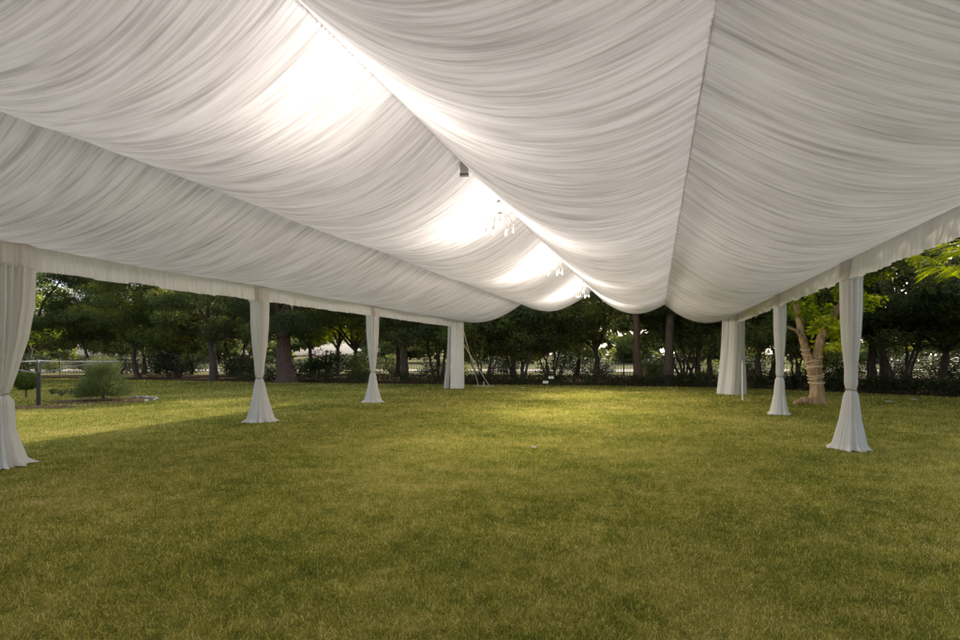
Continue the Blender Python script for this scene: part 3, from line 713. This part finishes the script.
# far woodland beyond the road
g=np.random.default_rng(77); cl=[]
for k in range(420):
    px=g.uniform(-500,1500); z=g.uniform(92,118); x,y=W(px,z); cl.append(((x,y,g.uniform(1.0,9)),g.uniform(1.8,3.2),g.uniform(.2,.6)))
cp,tt=crown_points(cl,14,g); V,Fa,T_=leaves(cp,1.1,tt,.1,.8,g=g)
tag(obj('far_woodland',mesh_np('far_woodland',V,Fa,M['leafA'],False,{'tint':T_})),'hazy green woodland far beyond the trees and the pale road','woodland',kind='stuff')

# ------------------------------------------------------------------ garden at the left
bx_,by_=G(103,400.5); root=tag(empty('feathery_bush',(bx_,by_,0)),'feathery grey-green cone-shaped bush on a round mulch bed','bush')
g=np.random.default_rng(31); n=12500
a=g.uniform(0,6.28,n); el=g.uniform(-.12,1.5,n); u=g.uniform(.25,1,n)**.5
ax=np.stack([np.cos(a)*np.cos(el),np.sin(a)*np.cos(el),np.sin(el)],-1)
base=ax*(u*np.where(el>.9,.95,.62))[:,None]*np.array([1.05,1.05,1.0])*np.stack([1-.25*np.sin(el),1-.25*np.sin(el),1+.12*np.sin(el)],-1)+np.array([0,0,.18]); keep=base[:,2]>.06; base=base[keep];ax=ax[keep];n=len(base)
d=ax+np.array([0,0,.45])+g.normal(0,.22,(n,3)); d/=np.linalg.norm(d,axis=1)[:,None]; L_=g.uniform(.16,.46,n)[:,None]
s=np.cross(d,g.normal(0,1,(n,3))); s/=np.linalg.norm(s,axis=1)[:,None]; w=.006
V=np.stack([base,base+d*L_*.5+s*w,base+d*L_,base+d*L_*.5-s*w],1).reshape(-1,3); i=np.arange(n)*4
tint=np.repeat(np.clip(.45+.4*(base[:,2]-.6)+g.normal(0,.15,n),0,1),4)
obj('foliage',mesh_np('foliage',V,np.stack([i,i+1,i+2,i+3],-1),M['leafR'],False,{'tint':tint}),root)
core=[((g.normal(0,.16),g.normal(0,.16),g.uniform(.3,.95)),g.uniform(.2,.3),.2) for _ in range(6)]
leafy_mass('inner_foliage',core,900,.07,'leafT',(0,0,0),33,0,root)
mb=MB(); mb.tube([(0,0,-.02),(0,0,.5),(.02,0,1.0)],[.05,.035,.015],7); mb.build('stem',M['bark'],root)
def blob(name,cx,cy,rx,ry,z,mat,seed,rot=0,label=None):
    a=np.linspace(0,2*np.pi,60,endpoint=False); r=1+.22*(vn(np.cos(a)*2+9,np.sin(a)*2+9,seed)-.5)
    x=np.cos(a)*rx*r;y=np.sin(a)*ry*r
    return sheet(name,list(zip(cx+x*CT-y*ST,cy+x*ST+y*CT)),z,mat)
blob('mulch_bed',bx_+.15,by_-.1,1.55,1.35,.012,M['mulch'],3)
x,y=G(36,407); blob('mulch_bed',x+.1,y,1.0,.55,.012,M['mulch'],4)
# edging pebbles around the bush bed
g=np.random.default_rng(8)
for k in range(26):
    a=g.uniform(-.4,2.6); r=1.0; xx=1.62*math.cos(a); yy=1.42*math.sin(a)
    mb=MB(); s_=g.uniform(.04,.09); prof=[(0,-.3*s_),(s_*.8,-.1*s_),(s_,.2*s_),(s_*.7,.6*s_),(0,.75*s_)]; mb.lathe(prof,(0,0,0),7)
    o=mb.build('edging_stone',M['stone']); o.location=(bx_+.15+xx*CT-yy*ST,by_-.1+xx*ST+yy*CT,.02); o.rotation_euler=(g.normal(0,.3),g.normal(0,.3),g.uniform(0,6)); o.scale=(1.3,.8,.8)
    tag(o,'small pale stone edging the mulch bed of the feathery bush','stone','pale stones around the mulch bed')
# round clipped shrub
x,y=G(26,398); root=tag(empty('ball_shrub',(x,y,0)),'small round clipped green shrub beside the dark clothes dryer post','shrub')
g=np.random.default_rng(3); v=g.normal(0,1,(5200,3)); v/=np.linalg.norm(v,axis=1)[:,None]; p=v*(g.uniform(.3,1,5200)**.3)[:,None]*np.array([.42,.42,.34])+np.array([0,0,.62])
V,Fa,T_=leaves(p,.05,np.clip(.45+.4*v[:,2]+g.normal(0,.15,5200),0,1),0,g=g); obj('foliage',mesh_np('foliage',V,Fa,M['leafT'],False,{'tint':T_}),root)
mb=MB(); mb.tube([(0,0,-.02),(.01,0,.6)],[.03,.025],6); mb.build('stem',M['bark'],root)
# rotary clothes dryer
x,y=G(38.5,405.5); root=tag(empty('clothes_dryer',(x,y,0),TH+.5),'dark post rotary clothes dryer with spread wire arms left of the feathery bush','clothes dryer')
mb=MB(); mb.box((0,0,.66),(.10,.10,1.34)); mb.build('post',M['dark'],root,False)
arms=[]
for k in range(4):
    a=k*math.pi/2+.15; e=(2.15*math.cos(a),2.15*math.sin(a),1.36+.02*k); arms.append(e)
    mb=MB(); mb.tube([(0,0,1.0),(e[0]*.45,e[1]*.45,1.22),(e[0],e[1],e[2])],.018,6); mb.build('arm',M['wire'],root)
    mb=MB(); mb.tube([(0,0,1.35),(e[0]*.5,e[1]*.5,1.37),(e[0],e[1],e[2])],.010,6); mb.build('stay',M['wire'],root)
for f in (.35,.52,.68,.84,1.):
    mb=MB()
    for k in range(4):
        p,q=np.array(arms[k])*[f,f,1],np.array(arms[(k+1)%4])*[f,f,1]; mid=(p+q)/2-np.array([0,0,.03]); mb.tube([p,mid,q],.006,5,False)
    mb.build('line_wire',M['wire'],root)
# pale low plants scribbled along the left lawn
g=np.random.default_rng(19)
for k,(px,py) in enumerate(((52,394.5),(62,396.5),(70,394),(80,397))):
    x,y=G(px,py); root=tag(empty('silvery_plant',(x,y,0)),'wispy silvery low plant on the lawn between the dryer post and the feathery bush','plant','silvery low plants by the clothes dryer')
    mb=MB()
    for q in range(22):
        a=g.uniform(0,6.28); r=g.uniform(.15,.4); mb.tube([(0,0,0),(math.cos(a)*r*.5,math.sin(a)*r*.5,.16+g.uniform(0,.08)),(math.cos(a)*r,math.sin(a)*r,g.uniform(.05,.14))],.006,4,False)
    mb.build('stalks',M['leafR'],root)

# small things on the grass
def litter(px,py,s,label,name,mat,cat,flat=.35):
    x,y=G(px,py); mb=MB(); mb.lathe([(0,0),(s*.8,.0),(s,s*flat*.5),(s*.6,s*flat),(0,s*flat*1.05)],(0,0,0),9); o=mb.build(name,mat); o.location=(x,y,.03); o.scale=(1.4,.8,1); o.rotation_euler=(.1,.05,TH+.3)
    tag(o,label,cat); return o
litter(534,449.5,.045,'tiny white scrap lying on the grass in the middle of the lawn','paper_scrap',M['stone'],'scrap')
litter(428,392.5,.07,'tiny white scrap on the grass left of the far left corner curtain','paper_scrap',M['stone'],'scrap')
litter(890,403,.13,'flat pale stone on the shaded grass right of the tallest right drape','flat_stone',M['stone'],'stone',.3)
litter(914,401,.10,'smaller pale stone beside the flat one on the shaded grass at right','flat_stone',M['stone'],'stone',.4)
litter(523,388.5,.10,'brown fallen leaf on the far grass right of the guy ropes','fallen_leaf',M['wrap'],'leaf',.1)
def flood(px,z,zc,label):
    x,y=W(px,z); root=tag(empty('garden_floodlight',(x,y,0),TH),label,'floodlight','floodlights in the far hedge')
    mb=MB(); mb.box((0,0,zc),(.26,.10,.12)); mb.build('housing',M['whitemetal'],root,False)
    mb=MB(); mb.box((0,-.053,zc),(.20,.01,.08)); mb.build('lens',M['glass'],root,False)
    mb=MB(); mb.tube([(0,0,0),(0,0,zc-.1)],.02,6); mb.build('stake',M['dark'],root)
flood(551,28.6,.42,'white floodlight on the right of the pair at the far hedge')
flood(545.5,28.3,.20,'lower white floodlight on the left of the pair at the far hedge')

# ------------------------------------------------------------------ light, sky, camera
SE, SA = R(28), math.atan2(.28,.96)      # elevation; azimuth from +Y towards +X
w=bpy.data.worlds.new('World'); sc.world=w; w.use_nodes=True; nt=w.node_tree; nt.nodes.clear()
sky=nt.nodes.new('ShaderNodeTexSky'); sky.sky_type='NISHITA'; sky.sun_disc=False; sky.sun_elevation=SE; sky.sun_rotation=SA; sky.dust_density=3.0; sky.air_density=1.0
bg=nt.nodes.new('ShaderNodeBackground'); bg.inputs[1].default_value=.15; o=nt.nodes.new('ShaderNodeOutputWorld'); hz=nt.nodes.new('ShaderNodeHueSaturation'); hz.inputs['Saturation'].default_value=.5; hz.inputs['Value'].default_value=1.8; nt.links.new(sky.outputs[0],hz.inputs['Color']); nt.links.new(hz.outputs[0],bg.inputs[0]); nt.links.new(bg.outputs[0],o.inputs[0])
l=bpy.data.lights.new('sun','SUN'); l.energy=5; l.angle=R(.6); l.color=(1,.90,.74); so=bpy.data.objects.new('sun',l); C.objects.link(so)
d=Vector((math.sin(SA)*math.cos(SE),math.cos(SA)*math.cos(SE),math.sin(SE))); so.rotation_euler=d.to_track_quat('Z','Y').to_euler()
cam=bpy.data.cameras.new('camera'); co=bpy.data.objects.new('camera',cam); C.objects.link(co); sc.camera=co
co.location=(0,0,H); co.rotation_euler=(R(90),0,TH); cam.sensor_width=36; cam.lens=F/960*36; cam.shift_y=(HY-320)/960; cam.clip_end=2000; cam.clip_start=.05
sc.render.engine='CYCLES'; sc.view_settings.view_transform='Standard'; sc.view_settings.look='None'; sc.view_settings.exposure=0; sc.view_settings.gamma=1
sc.cycles.max_bounces=7; sc.cycles.diffuse_bounces=3; sc.cycles.transmission_bounces=4; sc.cycles.sample_clamp_indirect=4
